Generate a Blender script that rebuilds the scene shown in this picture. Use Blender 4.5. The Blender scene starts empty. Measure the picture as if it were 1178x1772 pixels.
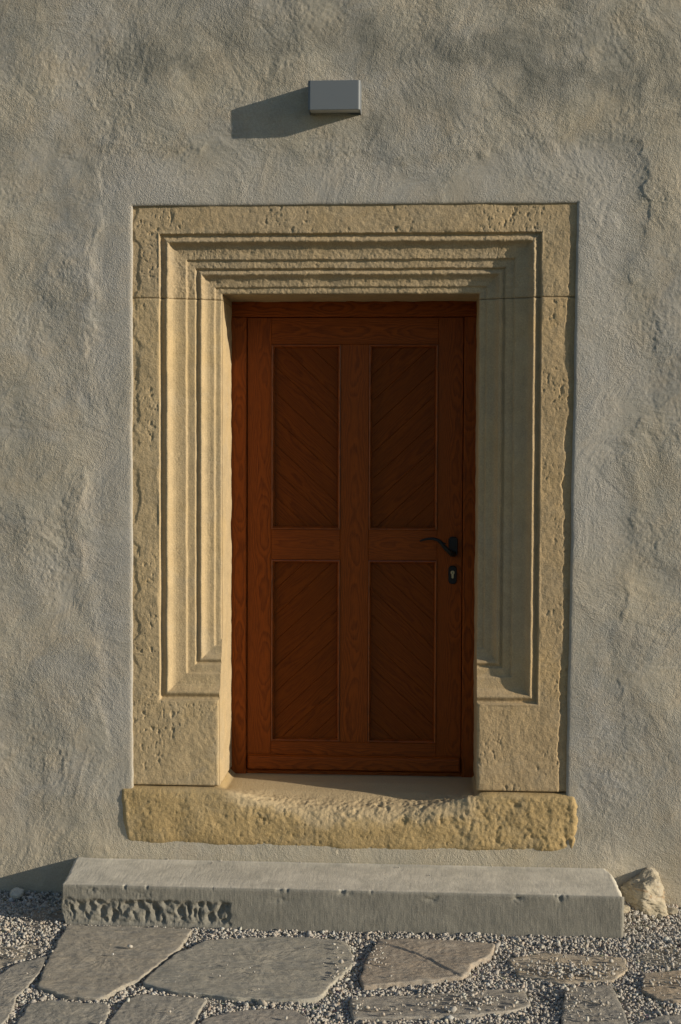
import bpy, math
import numpy as np
from mathutils import Matrix, Vector
S = bpy.context.scene
COL = S.collection

# ------------------------------------------------------------ camera
yaw, pitch, roll = math.radians(3.37), math.radians(2.4), math.radians(0.2)
cam_loc = Vector((0.34, -5.72, 1.83))
fw = Vector((-math.sin(yaw)*math.cos(pitch), math.cos(yaw)*math.cos(pitch), -math.sin(pitch)))
r0 = fw.cross(Vector((0, 0, 1))).normalized(); u0 = r0.cross(fw)
rt = r0*math.cos(roll)+u0*math.sin(roll); up = -r0*math.sin(roll)+u0*math.cos(roll)
cd = bpy.data.cameras.new("camera"); cam = bpy.data.objects.new("camera", cd); COL.objects.link(cam)
cam.matrix_world = Matrix(((rt.x, up.x, -fw.x, cam_loc.x), (rt.y, up.y, -fw.y, cam_loc.y),
                           (rt.z, up.z, -fw.z, cam_loc.z), (0, 0, 0, 1)))
cd.sensor_fit = 'VERTICAL'; cd.sensor_height = 36.0; cd.lens = 2461.0/1772*36.0
cd.clip_start = 0.05; cd.clip_end = 2000
S.camera = cam

# ------------------------------------------------------------ light
SUN = Vector((1.0, -0.29, 0.28)).normalized()
el = math.asin(SUN.z); az = math.atan2(SUN.x, SUN.y)
w = bpy.data.worlds.new("World"); S.world = w; w.use_nodes = True
nt = w.node_tree; bg = nt.nodes["Background"]
sky = nt.nodes.new("ShaderNodeTexSky"); sky.sky_type = 'NISHITA'; sky.sun_disc = False
sky.sun_elevation = el; sky.sun_rotation = az
sky.air_density = 1.0; sky.dust_density = 0.4; sky.ozone_density = 1.6
nt.links.new(sky.outputs[0], bg.inputs[0]); bg.inputs[1].default_value = 0.088
sd = bpy.data.lights.new("sun", 'SUN'); sun = bpy.data.objects.new("sun", sd); COL.objects.link(sun)
sd.energy = 4.6; sd.angle = math.radians(0.55); sd.color = (1.0, 0.87, 0.68)
sun.rotation_euler = SUN.to_track_quat('Z', 'Y').to_euler(); sun.location = (6, -2, 4)
S.view_settings.view_transform = 'Standard'; S.view_settings.look = 'None'
S.view_settings.exposure = 0.24; S.view_settings.gamma = 1.0
S.view_settings.use_curve_mapping = False
S.render.engine = 'CYCLES'

# ------------------------------------------------------------ noise
def _grad(seed):
    r = np.random.RandomState(seed)
    a = r.rand(256)*2*np.pi
    return r.permutation(256), np.cos(a), np.sin(a)
_gc = {}
def pn(x, y, seed=0):
    if seed not in _gc: _gc[seed] = _grad(seed)
    P, gx, gy = _gc[seed]
    x, y = np.broadcast_arrays(np.asarray(x, float), np.asarray(y, float))
    xi = np.floor(x).astype(int); yi = np.floor(y).astype(int)
    fx = x-xi; fy = y-yi
    u = fx**3*(fx*(fx*6-15)+10); v = fy**3*(fy*(fy*6-15)+10)
    def g(dx, dy):
        h = P[(P[(xi+dx) & 255]+yi+dy) & 255]
        return gx[h]*(fx-dx)+gy[h]*(fy-dy)
    a = g(0, 0)*(1-u)+g(1, 0)*u; b = g(0, 1)*(1-u)+g(1, 1)*u
    return (a*(1-v)+b*v)*1.5
def fbm(x, y, lam, octv=4, seed=0, gain=0.5):
    s = 0; amp = 1.0; f = 1.0/lam
    for i in range(octv):
        s = s+amp*pn(x*f+7.3*i, y*f-3.1*i, seed+i); amp *= gain; f *= 2.03
    return s
def ss(a, b, x):
    t = np.clip((x-a)/(b-a), 0, 1); return t*t*(3-2*t)

# ------------------------------------------------------------ mesh helpers
def build(name, V, F, mat, parent=None, attrs=None, smooth=False):
    me = bpy.data.meshes.new(name)
    V = np.asarray(V, dtype=np.float32)
    if isinstance(F, np.ndarray):
        n = F.shape[1]
        me.vertices.add(len(V)); me.vertices.foreach_set('co', V.ravel())
        me.loops.add(F.size); me.loops.foreach_set('vertex_index', F.astype(np.int32).ravel())
        me.polygons.add(len(F))
        me.polygons.foreach_set('loop_start', np.arange(0, F.size, n, dtype=np.int32))
        me.polygons.foreach_set('loop_total', np.full(len(F), n, dtype=np.int32))
        me.update(calc_edges=True)
    else:
        me.from_pydata([tuple(v) for v in V.tolist()], [], F); me.update()
    me.validate()
    if attrs:
        for k, (typ, arr) in attrs.items():
            a = me.attributes.new(k, typ, 'POINT')
            arr = np.asarray(arr, dtype=np.float32)
            a.data.foreach_set({'FLOAT': 'value', 'FLOAT_VECTOR': 'vector', 'FLOAT_COLOR': 'color'}[typ], arr.ravel())
    if smooth:
        me.polygons.foreach_set('use_smooth', np.ones(len(me.polygons), dtype=bool))
    me.materials.append(mat)
    o = bpy.data.objects.new(name, me); COL.objects.link(o)
    if parent: o.parent = parent
    return o
def grid_faces(nu, nv, mask=None, flip=False):
    i, j = np.meshgrid(np.arange(nu-1), np.arange(nv-1), indexing='ij')
    a = i*nv+j
    f = np.stack([a, a+nv, a+nv+1, a+1], -1)
    f = f.reshape(-1, 4) if mask is None else f[mask]
    return f[:, ::-1] if flip else f
def compact(V, F, extra=()):
    used = np.unique(F); m = np.full(len(V), -1); m[used] = np.arange(len(used))
    return V[used], m[F], [e[used] for e in extra]
def tag(o, label, cat, group=None, kind=None):
    if label: o['label'] = label
    if not kind: o['kind'] = 'thing'
    if cat: o['category'] = cat
    if group: o['group'] = group
    if kind: o['kind'] = kind
    return o
def empty(name, loc=(0, 0, 0)):
    o = bpy.data.objects.new(name, None); COL.objects.link(o); o.location = loc
    o.empty_display_size = 0.1
    return o
def put(o, parent, loc):
    # keep the world position of a mesh built in world coordinates
    o.parent = parent; o.location = (-loc[0], -loc[1], -loc[2]); return o

# ------------------------------------------------------------ materials
class NM:
    def __init__(s, name):
        s.m = bpy.data.materials.new(name); s.m.use_nodes = True
        s.t = s.m.node_tree; s.b = s.t.nodes['Principled BSDF']
        s.b.inputs['Specular IOR Level'].default_value = 0.25
    def n(s, typ, **k):
        x = s.t.nodes.new(typ)
        for a, v in k.items():
            if a.startswith('i_'):
                key = a[2:].replace('_', ' ')
                x.inputs[int(key) if key.isdigit() else key].default_value = v
            else: setattr(x, a, v)
        return x
    def l(s, a, b): s.t.links.new(a, b)
    def coord(s):
        return s.n('ShaderNodeTexCoord').outputs['Object']
    def mapped(s, src, scale):
        m = s.n('ShaderNodeMapping'); m.inputs['Scale'].default_value = scale
        s.l(src, m.inputs['Vector']); return m.outputs[0]
    def noise(s, vec, scale, detail=4, rough=0.55, dist=0.0):
        x = s.n('ShaderNodeTexNoise'); x.inputs['Scale'].default_value = scale
        x.inputs['Detail'].default_value = detail; x.inputs['Roughness'].default_value = rough
        x.inputs['Distortion'].default_value = dist
        s.l(vec, x.inputs['Vector']); return x.outputs['Fac']
    def ramp(s, fac, stops):
        x = s.n('ShaderNodeValToRGB'); cr = x.color_ramp
        while len(cr.elements) < len(stops): cr.elements.new(0.5)
        for e, (p, c) in zip(cr.elements, stops):
            e.position = p; e.color = c if len(c) == 4 else (*c, 1)
        s.l(fac, x.inputs[0]); return x.outputs[0]
    def mix(s, fac, a, b, mode='MIX'):
        x = s.n('ShaderNodeMix', data_type='RGBA', blend_type=mode)
        for k, v in ((0, fac), (6, a), (7, b)):
            if hasattr(v, 'is_linked'): s.l(v, x.inputs[k])
            elif isinstance(v, (int, float)): x.inputs[k].default_value = v
            else: x.inputs[k].default_value = (*v, 1)
        return x.outputs[2]
    def math(s, op, a, b=None, c=None):
        x = s.n('ShaderNodeMath', operation=op)
        for k, v in enumerate((a, b, c)):
            if v is None: continue
            if hasattr(v, 'is_linked'): s.l(v, x.inputs[k])
            else: x.inputs[k].default_value = v
        return x.outputs[0]
    def bump(s, h, dist, strength=1.0, prev=None):
        x = s.n('ShaderNodeBump'); x.inputs['Distance'].default_value = dist
        x.inputs['Strength'].default_value = strength
        s.l(h, x.inputs['Height'])
        if prev is not None: s.l(prev, x.inputs['Normal'])
        return x.outputs[0]
    def attr(s, name):
        return s.n('ShaderNodeAttribute', attribute_name=name)
    def out(s, color=None, rough=None, normal=None):
        for k, v in (('Base Color', color), ('Roughness', rough), ('Normal', normal)):
            if v is None: continue
            if hasattr(v, 'is_linked'): s.l(v, s.b.inputs[k])
            elif isinstance(v, (int, float)): s.b.inputs[k].default_value = v
            else: s.b.inputs[k].default_value = (*v, 1)
        return s.m

def mat_plaster():
    m = NM('lime_plaster'); c = m.coord()
    big = m.noise(c, 2.2, 5, 0.6, 0.6); mid = m.noise(c, 9.0, 5, 0.6, 0.4); fine = m.noise(c, 160, 3, 0.6)
    b2 = m.noise(m.mapped(c, (1.0, 1.0, 0.8)), 1.5, 6, 0.62, 0.9); b3 = m.noise(c, 5.0, 6, 0.65, 1.0)
    col = m.ramp(big, [(0.32, (0.287, 0.278, 0.254)), (0.46, (0.350, 0.330, 0.280)), (0.56, (0.392, 0.358, 0.287)), (0.70, (0.43, 0.370, 0.268))])
    col = m.mix(m.math('MULTIPLY', m.ramp(b2, [(0.48, (0, 0, 0)), (0.64, (1, 1, 1))]), 0.65), col, (0.337, 0.332, 0.322))
    col = m.mix(m.math('MULTIPLY', m.ramp(b3, [(0.50, (0, 0, 0)), (0.70, (1, 1, 1))]), 0.55), col, (0.235, 0.225, 0.185))
    col = m.mix(m.math('MULTIPLY', m.ramp(mid, [(0.44, (0, 0, 0)), (0.68, (1, 1, 1))]), 0.55), col, (0.385, 0.32, 0.23))
    col = m.mix(m.math('MULTIPLY', m.attr('band').outputs['Fac'], 0.60), col, (0.394, 0.386, 0.371))
    col = m.mix(m.math('MULTIPLY', m.attr('stain').outputs['Fac'], 1.0), col, (0.15, 0.15, 0.13))
    col = m.mix(0.22, col, m.ramp(fine, [(0.3, (0.20, 0.19, 0.165)), (0.7, (0.55, 0.53, 0.48))]))
    g1 = m.noise(c, 210, 3, 0.6); g2 = m.noise(c, 85, 4, 0.65)
    v = m.n('ShaderNodeTexVoronoi'); v.inputs['Scale'].default_value = 230; m.l(c, v.inputs['Vector'])
    sx = m.n('ShaderNodeSeparateXYZ'); m.l(c, sx.inputs[0])
    low = m.math('MULTIPLY', m.ramp(m.math('ADD', sx.outputs[2], m.math('MULTIPLY', mid, 0.35)), [(0.22, (1, 1, 1)), (0.62, (0, 0, 0))]), 0.55)
    col = m.mix(low, col, (0.43, 0.375, 0.27))
    rg = m.ramp(m.noise(c, 3.3, 5, 0.65, 0.7), [(0.36, (0.25, 0.25, 0.25)), (0.62, (1, 1, 1))])
    h = m.math('ADD', m.math('MULTIPLY', g2, 1.0), m.math('MULTIPLY', g1, 0.75))
    h = m.math('ADD', h, m.math('MULTIPLY', m.noise(c, 40, 5, 0.7), 0.55))
    h = m.math('MULTIPLY', m.math('ADD', h, m.math('MULTIPLY', v.outputs['Distance'], 0.40)), rg)
    nb = m.bump(h, 0.0036, 0.95)
    return m.out(col, 0.92, nb)

def mat_stone(name, c0, c1, c2, bump=1.0, wet=None, fs=1.0):
    m = NM(name); c = m.coord()
    big = m.noise(c, 3.0, 5, 0.6, 0.7); mid = m.noise(c, 17, 5, 0.62, 0.3); fine = m.noise(c, 190*fs, 3, 0.6)
    col = m.ramp(big, [(0.34, c0), (0.5, c1), (0.66, c2)])
    gry = m.noise(c, 6.5, 6, 0.68, 0.8)
    col = m.mix(m.math('MULTIPLY', m.ramp(gry, [(0.50, (0, 0, 0)), (0.66, (1, 1, 1))]), 0.55), col, tuple((c1[0]+c1[1]+c1[2])/3*k for k in (1.05, 0.98, 0.80)))
    col = m.mix(0.5, col, m.ramp(mid, [(0.3, tuple(x*0.66 for x in c1)), (0.55, c1), (0.75, tuple(min(1, x*1.25) for x in c1))]))
    col = m.mix(0.3, col, m.ramp(fine, [(0.3, tuple(x*0.5 for x in c1)), (0.7, tuple(min(1, x*1.45) for x in c1))]))
    g2 = m.noise(c, 75*fs, 4, 0.65)
    nb = m.bump(g2, 0.0028, 0.7*bump); nb = m.bump(fine, 0.0018, 0.95*bump, nb)
    if wet: col = m.mix(m.math('MULTIPLY', m.attr('worn').outputs['Fac'], 0.70), col, wet)
    return m.out(col, 0.88, nb)

def mat_wood(name, dark, lightc, spec=0.18, rough=0.5, wav=15.0):
    m = NM(name)
    a = m.attr('grain')
    sx = m.n('ShaderNodeSeparateXYZ'); m.l(a.outputs['Vector'], sx.inputs[0])
    u, v, sdv = sx.outputs[0], sx.outputs[1], sx.outputs[2]
    cv = m.n('ShaderNodeCombineXYZ'); m.l(u, cv.inputs[0]); m.l(v, cv.inputs[1]); m.l(sdv, cv.inputs[2])
    low = m.noise(m.mapped(cv.outputs[0], (3.0, 2.1, 1.0)), 1.0, 2, 0.5)
    wob = m.noise(m.mapped(cv.outputs[0], (26, 7.0, 1.0)), 1.0, 3, 0.55)
    u2 = m.math('MULTIPLY', u, u)
    f = m.math('ADD', m.math('MULTIPLY', u2, 1500.0), m.math('MULTIPLY', low, wav))
    f = m.math('ADD', f, m.math('MULTIPLY', wob, 2.6))
    fr = m.math('FRACT', f)
    ring = m.ramp(fr, [(0.0, (0.15, 0.15, 0.15)), (0.18, (0.9, 0.9, 0.9)), (0.55, (0.75, 0.75, 0.75)), (0.92, (0.25, 0.25, 0.25)), (1.0, (0.15, 0.15, 0.15))])
    pores = m.noise(m.mapped(cv.outputs[0], (700, 16, 1.0)), 1.0, 2, 0.6)
    pm = m.ramp(pores, [(0.38, (0, 0, 0)), (0.56, (1, 1, 1))])
    tone = m.noise(m.mapped(cv.outputs[0], (5, 1.2, 1.0)), 1.0, 3, 0.5)
    k = m.math('MULTIPLY', m.math('ADD', m.math('MULTIPLY', ring, 0.62), m.math('MULTIPLY', pm, 0.38)), 1.0)
    col = m.mix(k, dark, lightc)
    col = m.mix(m.math('MULTIPLY', m.ramp(tone, [(0.35, (0, 0, 0)), (0.7, (1, 1, 1))]), 0.4), col, tuple(x*0.62 for x in lightc))
    nb = m.bump(pm, 0.0006, 0.5)
    m.b.inputs['Specular IOR Level'].default_value = spec
    return m.out(col, rough, nb)

def mat_plain(name, color, rough=0.5, metal=0.0, spec=0.4, bump=0.0, bscale=300, var=0.1):
    m = NM(name); c = m.coord()
    m.b.inputs['Metallic'].default_value = metal; m.b.inputs['Specular IOR Level'].default_value = spec
    n = m.noise(c, bscale, 3)
    col = m.mix(n, tuple(x*(1-var) for x in color), tuple(min(1, x*(1+var)) for x in color))
    dirt = m.noise(c, 30, 4, 0.6)
    col = m.mix(m.math('MULTIPLY', m.ramp(dirt, [(0.5, (0, 0, 0)), (0.8, (1, 1, 1))]), 0.3), col, tuple(x*0.75+0.02 for x in color))
    return m.out(col, rough, m.bump(n, bump, 0.6) if bump else None)

def mat_step():
    m = NM('grey_sandstone'); c = m.coord()
    big = m.noise(c, 3.2, 5, 0.6, 0.5)
    col = m.ramp(big, [(0.3, (0.54, 0.52, 0.46)), (0.5, (0.61, 0.585, 0.52)), (0.72, (0.66, 0.63, 0.555))])
    streak = m.noise(m.mapped(c, (150, 150, 9)), 1.0, 3, 0.6)
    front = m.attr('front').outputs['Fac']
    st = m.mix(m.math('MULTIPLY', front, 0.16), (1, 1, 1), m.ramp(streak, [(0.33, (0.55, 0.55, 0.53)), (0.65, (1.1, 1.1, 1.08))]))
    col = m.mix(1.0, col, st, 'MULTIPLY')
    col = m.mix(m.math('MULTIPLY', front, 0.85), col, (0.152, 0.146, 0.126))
    scr = m.noise(m.mapped(c, (14, 14, 90)), 1.0, 5, 0.65)
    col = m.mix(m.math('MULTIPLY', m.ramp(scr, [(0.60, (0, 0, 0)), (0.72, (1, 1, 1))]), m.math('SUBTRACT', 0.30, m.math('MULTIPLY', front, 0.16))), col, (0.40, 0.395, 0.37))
    blot = m.noise(c, 8, 6, 0.68, 0.8)
    col = m.mix(1.0, col, m.ramp(blot, [(0.35, (0.78, 0.78, 0.76)), (0.62, (1.08, 1.07, 1.04))]), 'MULTIPLY')
    fine = m.noise(c, 210, 3, 0.6)
    col = m.mix(0.2, col, m.ramp(fine, [(0.3, (0.10, 0.10, 0.09)), (0.7, (0.42, 0.41, 0.37))]))
    tl = m.noise(m.mapped(c, (210, 30, 30)), 1.0, 3, 0.6)
    nb = m.bump(streak, 0.003, 0.22); nb = m.bump(fine, 0.0012, 0.8, nb); nb = m.bump(tl, 0.001, 0.6, nb)
    return m.out(col, 0.9, nb)

def mat_slab():
    m = NM('flagstone'); c = m.coord()
    a = m.attr('tint').outputs['Color']
    st = m.noise(m.mapped(c, (9, 30, 30)), 1.0, 7, 0.7, 1.6); mid = m.noise(c, 28, 5, 0.65, 0.6); fine = m.noise(c, 260, 3, 0.6)
    col = m.mix(m.ramp(st, [(0.38, (0, 0, 0)), (0.66, (1, 1, 1))]), m.mix(1.0, a, (0.62, 0.64, 0.67), 'MULTIPLY'), m.mix(1.0, a, (1.35, 1.24, 1.06), 'MULTIPLY'))
    col = m.mix(0.28, col, m.mix(m.ramp(mid, [(0.35, (0, 0, 0)), (0.65, (1, 1, 1))]), (0.13, 0.128, 0.122), (0.44, 0.41, 0.35)))
    dust = m.noise(c, 6, 6, 0.7, 0.8)
    col = m.mix(m.math('MULTIPLY', m.ramp(dust, [(0.5, (0, 0, 0)), (0.72, (1, 1, 1))]), 0.5), col, (0.50, 0.455, 0.375))
    col = m.mix(0.22, col, m.ramp(fine, [(0.3, (0.16, 0.16, 0.155)), (0.7, (0.55, 0.53, 0.48))]))
    nb = m.bump(st, 0.006, 0.8); nb = m.bump(mid, 0.004, 0.8, nb); nb = m.bump(fine, 0.001, 0.7, nb)
    return m.out(col, 0.82, nb)

def mat_gravel():
    m = NM('crushed_gravel'); c = m.coord()
    fine = m.noise(c, 300, 3, 0.6)
    col = m.mix(1.0, m.attr('tint').outputs['Color'], m.ramp(fine, [(0.3, (0.75, 0.75, 0.75)), (0.7, (1.1, 1.1, 1.1))]), 'MULTIPLY')
    return m.out(col, 0.85, m.bump(fine, 0.0008, 0.6))

def mat_ground():
    m = NM('sandy_gravel_ground'); c = m.coord()
    v = m.n('ShaderNodeTexVoronoi'); v.inputs['Scale'].default_value = 75; m.l(c, v.inputs['Vector'])
    n = m.noise(c, 2.0, 6, 0.6)
    col = m.mix(0.5, m.ramp(n, [(0.3, (0.34, 0.32, 0.27)), (0.7, (0.43, 0.40, 0.34))]), m.mix(0.7, v.outputs['Color'], (0.34, 0.32, 0.28)))
    sx = m.n('ShaderNodeSeparateXYZ'); m.l(c, sx.inputs[0])
    far = m.ramp(m.math('ADD', m.math('MULTIPLY', sx.outputs[1], -0.1), m.math('MULTIPLY', n, 0.06)), [(0.24, (0, 0, 0)), (0.32, (1, 1, 1))])
    col = m.mix(far, col, m.ramp(m.noise(c, 1.3, 6, 0.7), [(0.35, (0.055, 0.065, 0.03)), (0.65, (0.10, 0.11, 0.055))]))  # beyond the gravel, out of view: darker ground added to cut warm bounce light
    return m.out(col, 0.95, m.bump(v.outputs['Distance'], 0.01, 0.9))

def mat_boulder():
    m = NM('rough_boulder'); c = m.coord()
    big = m.noise(c, 14, 5, 0.6, 0.6); fine = m.noise(c, 150, 4, 0.65)
    geo = m.n('ShaderNodeNewGeometry')
    col = m.ramp(big, [(0.32, (0.24, 0.215, 0.16)), (0.5, (0.38, 0.335, 0.25)), (0.66, (0.44, 0.395, 0.31))])
    rust = m.noise(m.mapped(c, (20, 20, 45)), 1.0, 4, 0.6, 0.5)
    col = m.mix(m.math('MULTIPLY', m.ramp(rust, [(0.56, (0, 0, 0)), (0.68, (1, 1, 1))]), 0.6), col, (0.27, 0.16, 0.08))
    nb = m.bump(big, 0.008, 0.5); nb = m.bump(fine, 0.003, 0.8, nb)
    return m.out(col, 0.9, nb)

M_PL = mat_plaster()
M_SANDS = [mat_stone('sandstone_lintel', (0.335, 0.278, 0.192), (0.395, 0.308, 0.190), (0.45, 0.330, 0.170)),
           mat_stone('sandstone_pale', (0.37, 0.298, 0.188), (0.43, 0.335, 0.200), (0.47, 0.345, 0.170)),
           mat_stone('sandstone_ochre', (0.345, 0.268, 0.168), (0.41, 0.308, 0.178), (0.455, 0.322, 0.152))]
M_THR = mat_stone('worn_sandstone', (0.32, 0.235, 0.120), (0.40, 0.295, 0.145), (0.45, 0.360, 0.215), 1.2, (0.46, 0.372, 0.240))
M_WOOD = mat_wood('stained_wood', (0.074, 0.0150, 0.0015), (0.305, 0.068, 0.0048))
M_MLD = mat_wood('stained_moulding', (0.074, 0.0150, 0.0015), (0.305, 0.068, 0.0048), 0.6, 0.38)
M_PANW = mat_wood('stained_board', (0.070, 0.0145, 0.0016), (0.215, 0.050, 0.0040), 0.12, 0.5, 6.0)
M_STEP = mat_step(); M_SLAB = mat_slab(); M_GRAV = mat_gravel(); M_GND = mat_ground(); M_BOUL = mat_boulder()
M_IRON = mat_plain('black_iron', (0.008, 0.008, 0.0085), 0.5, 0.0, 0.3, 0.0006, 400)
M_BRASS = mat_plain('worn_brass', (0.42, 0.36, 0.24), 0.35, 1.0)
M_LAMP = mat_plain('grey_powder_coat', (0.135, 0.155, 0.175), 0.5, 0.0, 0.4, 0.0003, 900, 0.05)
M_GLASS = mat_plain('frosted_diffuser', (0.55, 0.55, 0.52), 0.4)
M_SEAL = mat_plain('dark_seal', (0.01, 0.008, 0.006), 0.7)

# ------------------------------------------------------------ dimensions of the portal (metres)
XL, XR, ZT, ZB = -0.492, 0.558, 2.475, 0.8175       # clear opening, soffit, bottom of the moulding
OM, OT = 0.242, 0.233                               # width of the moulding at jambs / lintel
ZJ, ZBASE = 2.452, 0.4625                           # joint below the lintel, foot of the jambs
def fx_l(z): return -0.843-0.004*ss(2.8, 0.5, z)+0.0022*pn(z*5, 0.3, 5)+0.0012*pn(z*21, 0.9, 6)
def fx_r(z): return 0.938-0.020*(2.82-z)/2.36+0.0022*pn(z*5, 4.3, 7)+0.0012*pn(z*21, 2.9, 8)
def fz_t(x): return 2.820+0.0018*pn(x*5, 7.7, 9)+0.001*pn(x*19, 1.7, 10)

# ------------------------------------------------------------ house wall
def axis(segs):
    out = []
    for a, b, st in segs:
        n = max(1, int(round(abs(b-a)/st))); out.append(np.linspace(a, b, n, endpoint=False))
    out.append([segs[-1][1]]); return np.concatenate(out)
HZ0 = 0.26
lipd = np.array([0.0015, 0.0035, 0.0065, 0.011])
xs = np.concatenate([axis([(-6.5, -3.2, 0.3), (-3.2, -2.3, 0.03), (-2.3, -1.45, 0.007), (-1.45, -0.858, 0.0042)])[:-1],
                     -0.845-lipd[::-1], axis([(-0.845, 0.93, 0.0045)]), 0.93+lipd,
                     axis([(0.945, 1.45, 0.0042), (1.45, 2.3, 0.007), (2.3, 3.2, 0.03), (3.2, 6.5, 0.3)])])
zs = np.concatenate([axis([(-0.5, 0.0, 0.05), (0.0, HZ0, 0.0045)])[:-1], axis([(HZ0, 2.82, 0.0045)]), 2.82+lipd,
                     axis([(2.835, 3.72, 0.0045), (3.72, 4.2, 0.010), (4.2, 6.0, 0.1)])])
i0 = int(np.argmin(abs(xs+0.845))); i1 = int(np.argmin(abs(xs-0.93)))
k0 = int(np.argmin(abs(zs-HZ0))); k1 = int(np.argmin(abs(zs-2.82)))
X, Z = np.meshgrid(xs, zs, indexing='ij')
dx = np.maximum(np.maximum(-0.845-X, X-0.93), 0); dz = np.maximum(Z-2.82, 0)
dist = np.hypot(dx, dz)
fall = np.exp(-dist/0.05)*(Z > 0.2)
X2 = X+fall*np.where(X < 0, fx_l(Z)+0.845, fx_r(Z)-0.93)
Z2 = Z+np.exp(-dz/0.05)*(fz_t(X)-2.82)*(Z > 2.5)*np.exp(-dx/0.05)
zone = (Z > 0.30)
band_w = 0.19+0.085*fbm(X, Z, 0.40, 4, 40)+0.10*ss(0.3, 0.9, X)*ss(1.2, 2.0, Z)
band = (1-ss(band_w*0.6, band_w*1.15, dist))*ss(0.34, 0.60, Z)*(1-0.65*ss(0.5, 0.9, X)*ss(1.7, 0.9, Z))
wx = X+0.05*fbm(X, Z, 0.3, 3, 61); wz = Z+0.05*fbm(X, Z, 0.3, 3, 71)
und = 0.0085*pn(wx*1.9, wz*1.5, 11)+0.0052*pn(wx*4.6+wz*0.9, wz*3.4, 21)+0.0018*pn(wx*9.5+wz*2, wz*7, 23)*ss(-.2, .4, fbm(X, Z, .5, 2, 95))
ridg = np.clip(1-np.abs(fbm(wx*1.2+0.3*wz, wz*0.6, 0.42, 4, 31))*7, 0, 1)
med = 0.0006*fbm(wx, wz, 0.05, 3, 51)-0.0012*ridg*ss(0.1, 0.5, fbm(X, Z, 0.4, 2, 91))
ruf = ss(-0.1, 0.5, fbm(X, Z, 0.35, 3, 33))
fin = (0.0010*fbm(X, Z, 0.014, 2, 81)+0.0010*np.clip(fbm(X, Z, 0.03, 2, 85)-0.25, 0, 1))*(0.35+0.9*ruf)
trow = 0
for q_, (ca, sa_) in enumerate(((0.94, 0.34), (0.5, 0.87), (0.98, -0.17), (0.64, -0.77))):
    al_ = wx*ca+wz*sa_; ac_ = -wx*sa_+wz*ca
    trow = trow+ss(0.18, 0.55, fbm(X*0.8+0.4*q_, Z, 0.33, 3, 460+q_))*(0.00075*pn(al_*5, ac_*95, 470+q_)+0.0010*pn(al_*2.5, ac_*30, 480+q_))
inner = (1-ss(2.1, 2.5, np.abs(X)))*(1-ss(3.9, 4.3, Z))
trow = trow*inner; fin = fin*inner; med = med*inner
Y = und*(1-0.60*band)+trow+med*(1-0.75*band)+fin*(1-0.4*band)
Y = Y+0.007*band*ss(0.0, 0.25, dist)                                # the repair band slopes up to the surround
bw2 = band_w+0.022*fbm(X, Z, 0.05, 4, 47, 0.6)
edgeband = ss(-0.012, 0.014, dist-bw2)*np.exp(-np.maximum(dist-bw2, 0)/0.07)*ss(-0.15, 0.35, fbm(X, Z, 0.22, 3, 45))*ss(0.5, 0.8, Z)
Y = Y-0.0024*edgeband
Y = np.where(dist < 0.12, Y*ss(-0.02, 0.12, dist), Y)
Y = Y+0.0065*np.exp(-dist/0.0035)*(Z > HZ0-0.01)                        # rounded lip
under = np.exp(-((Z-0.17)/0.06)**2)*ss(-1.20, -0.90, X)*(1-ss(0.95, 1.25, X))
Y = Y-0.010*under
Y = np.where(Z < 0.05, np.maximum(Y, -0.01), Y)
V = np.stack([X2, Y, Z2], -1).reshape(-1, 3)
nx, nz = len(xs), len(zs)
mask = np.ones((nx-1, nz-1), bool); mask[i0:i1, k0:k1] = False
F = grid_faces(nx, nz, mask)
loop = ([(i0, k) for k in range(k0, k1)]+[(i, k1) for i in range(i0, i1)] +
        [(i1, k) for k in range(k1, k0, -1)]+[(i, k0) for i in range(i1, i0, -1)])
lid = np.array([a*nz+b for a, b in loop])
n0 = len(V); extraV = V[lid].copy(); extraV[:, 1] = 0.045
m_ = len(lid); q = np.arange(m_); q2 = (q+1) % m_
LF = np.stack([lid[q], n0+q, n0+q2, lid[q2]], -1)
Vb = np.array([[xs[0], 0.7, zs[0]], [xs[-1], 0.7, zs[0]], [xs[-1], 0.7, zs[-1]], [xs[0], 0.7, zs[-1]]])
nb0 = n0+m_
c00, c10, c11, c01 = 0, (nx-1)*nz, nx*nz-1, nz-1
BF = np.array([[nb0+3, nb0+2, nb0+1, nb0], [c00, nb0, nb0+1, c10], [c10, nb0+1, nb0+2, c11], [c11, nb0+2, nb0+3, c01], [c01, nb0+3, nb0, c00]])
stain = (np.exp(-((X-0.62-0.1*fbm(X, Z, .4, 2, 3))/0.36)**2-((Z-3.42+0.25*(X-0.6)*0.5-0.05*fbm(X, Z, .2, 3, 4))/0.085)**2)*0.75 +
         np.exp(-((X-1.22)/0.14)**2-((Z-3.22)/0.16)**2)*0.45 +
         np.exp(-((X+0.62)/0.16)**2-((Z-3.36)/0.12)**2)*0.35 +
         np.exp(-((X-1.02)/0.07)**2-((Z-0.27)/0.10)**2)*0.35)*(0.6+0.8*fbm(X, Z, 0.07, 3, 14))
stain = stain+0.26*ss(2.75, 3.35, Z)*ss(-0.25, 0.5, fbm(X, Z*1.6, 0.45, 4, 18))
stain = np.clip(1.9*stain*(0.85+0.7*fbm(X, Z, 0.16, 4, 16)), 0, 0.85)
V = np.concatenate([V, extraV, Vb]); Fall = np.concatenate([F, LF, BF])
ba = np.concatenate([np.clip(band*(0.7+0.5*fbm(X, Z, 0.3, 3, 15)), 0, 1).ravel(), np.zeros(m_+4)])
sa = np.concatenate([stain.ravel(), np.zeros(m_+4)])
V, Fall, (ba, sa) = compact(V, Fall, (ba, sa))
wall = build('plastered_wall', V, Fall, M_PL, attrs={'band': ('FLOAT', ba), 'stain': ('FLOAT', sa)}, smooth=True)
tag(wall, 'uneven grey beige lime plastered house wall around the stone doorway', 'wall')

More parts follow.
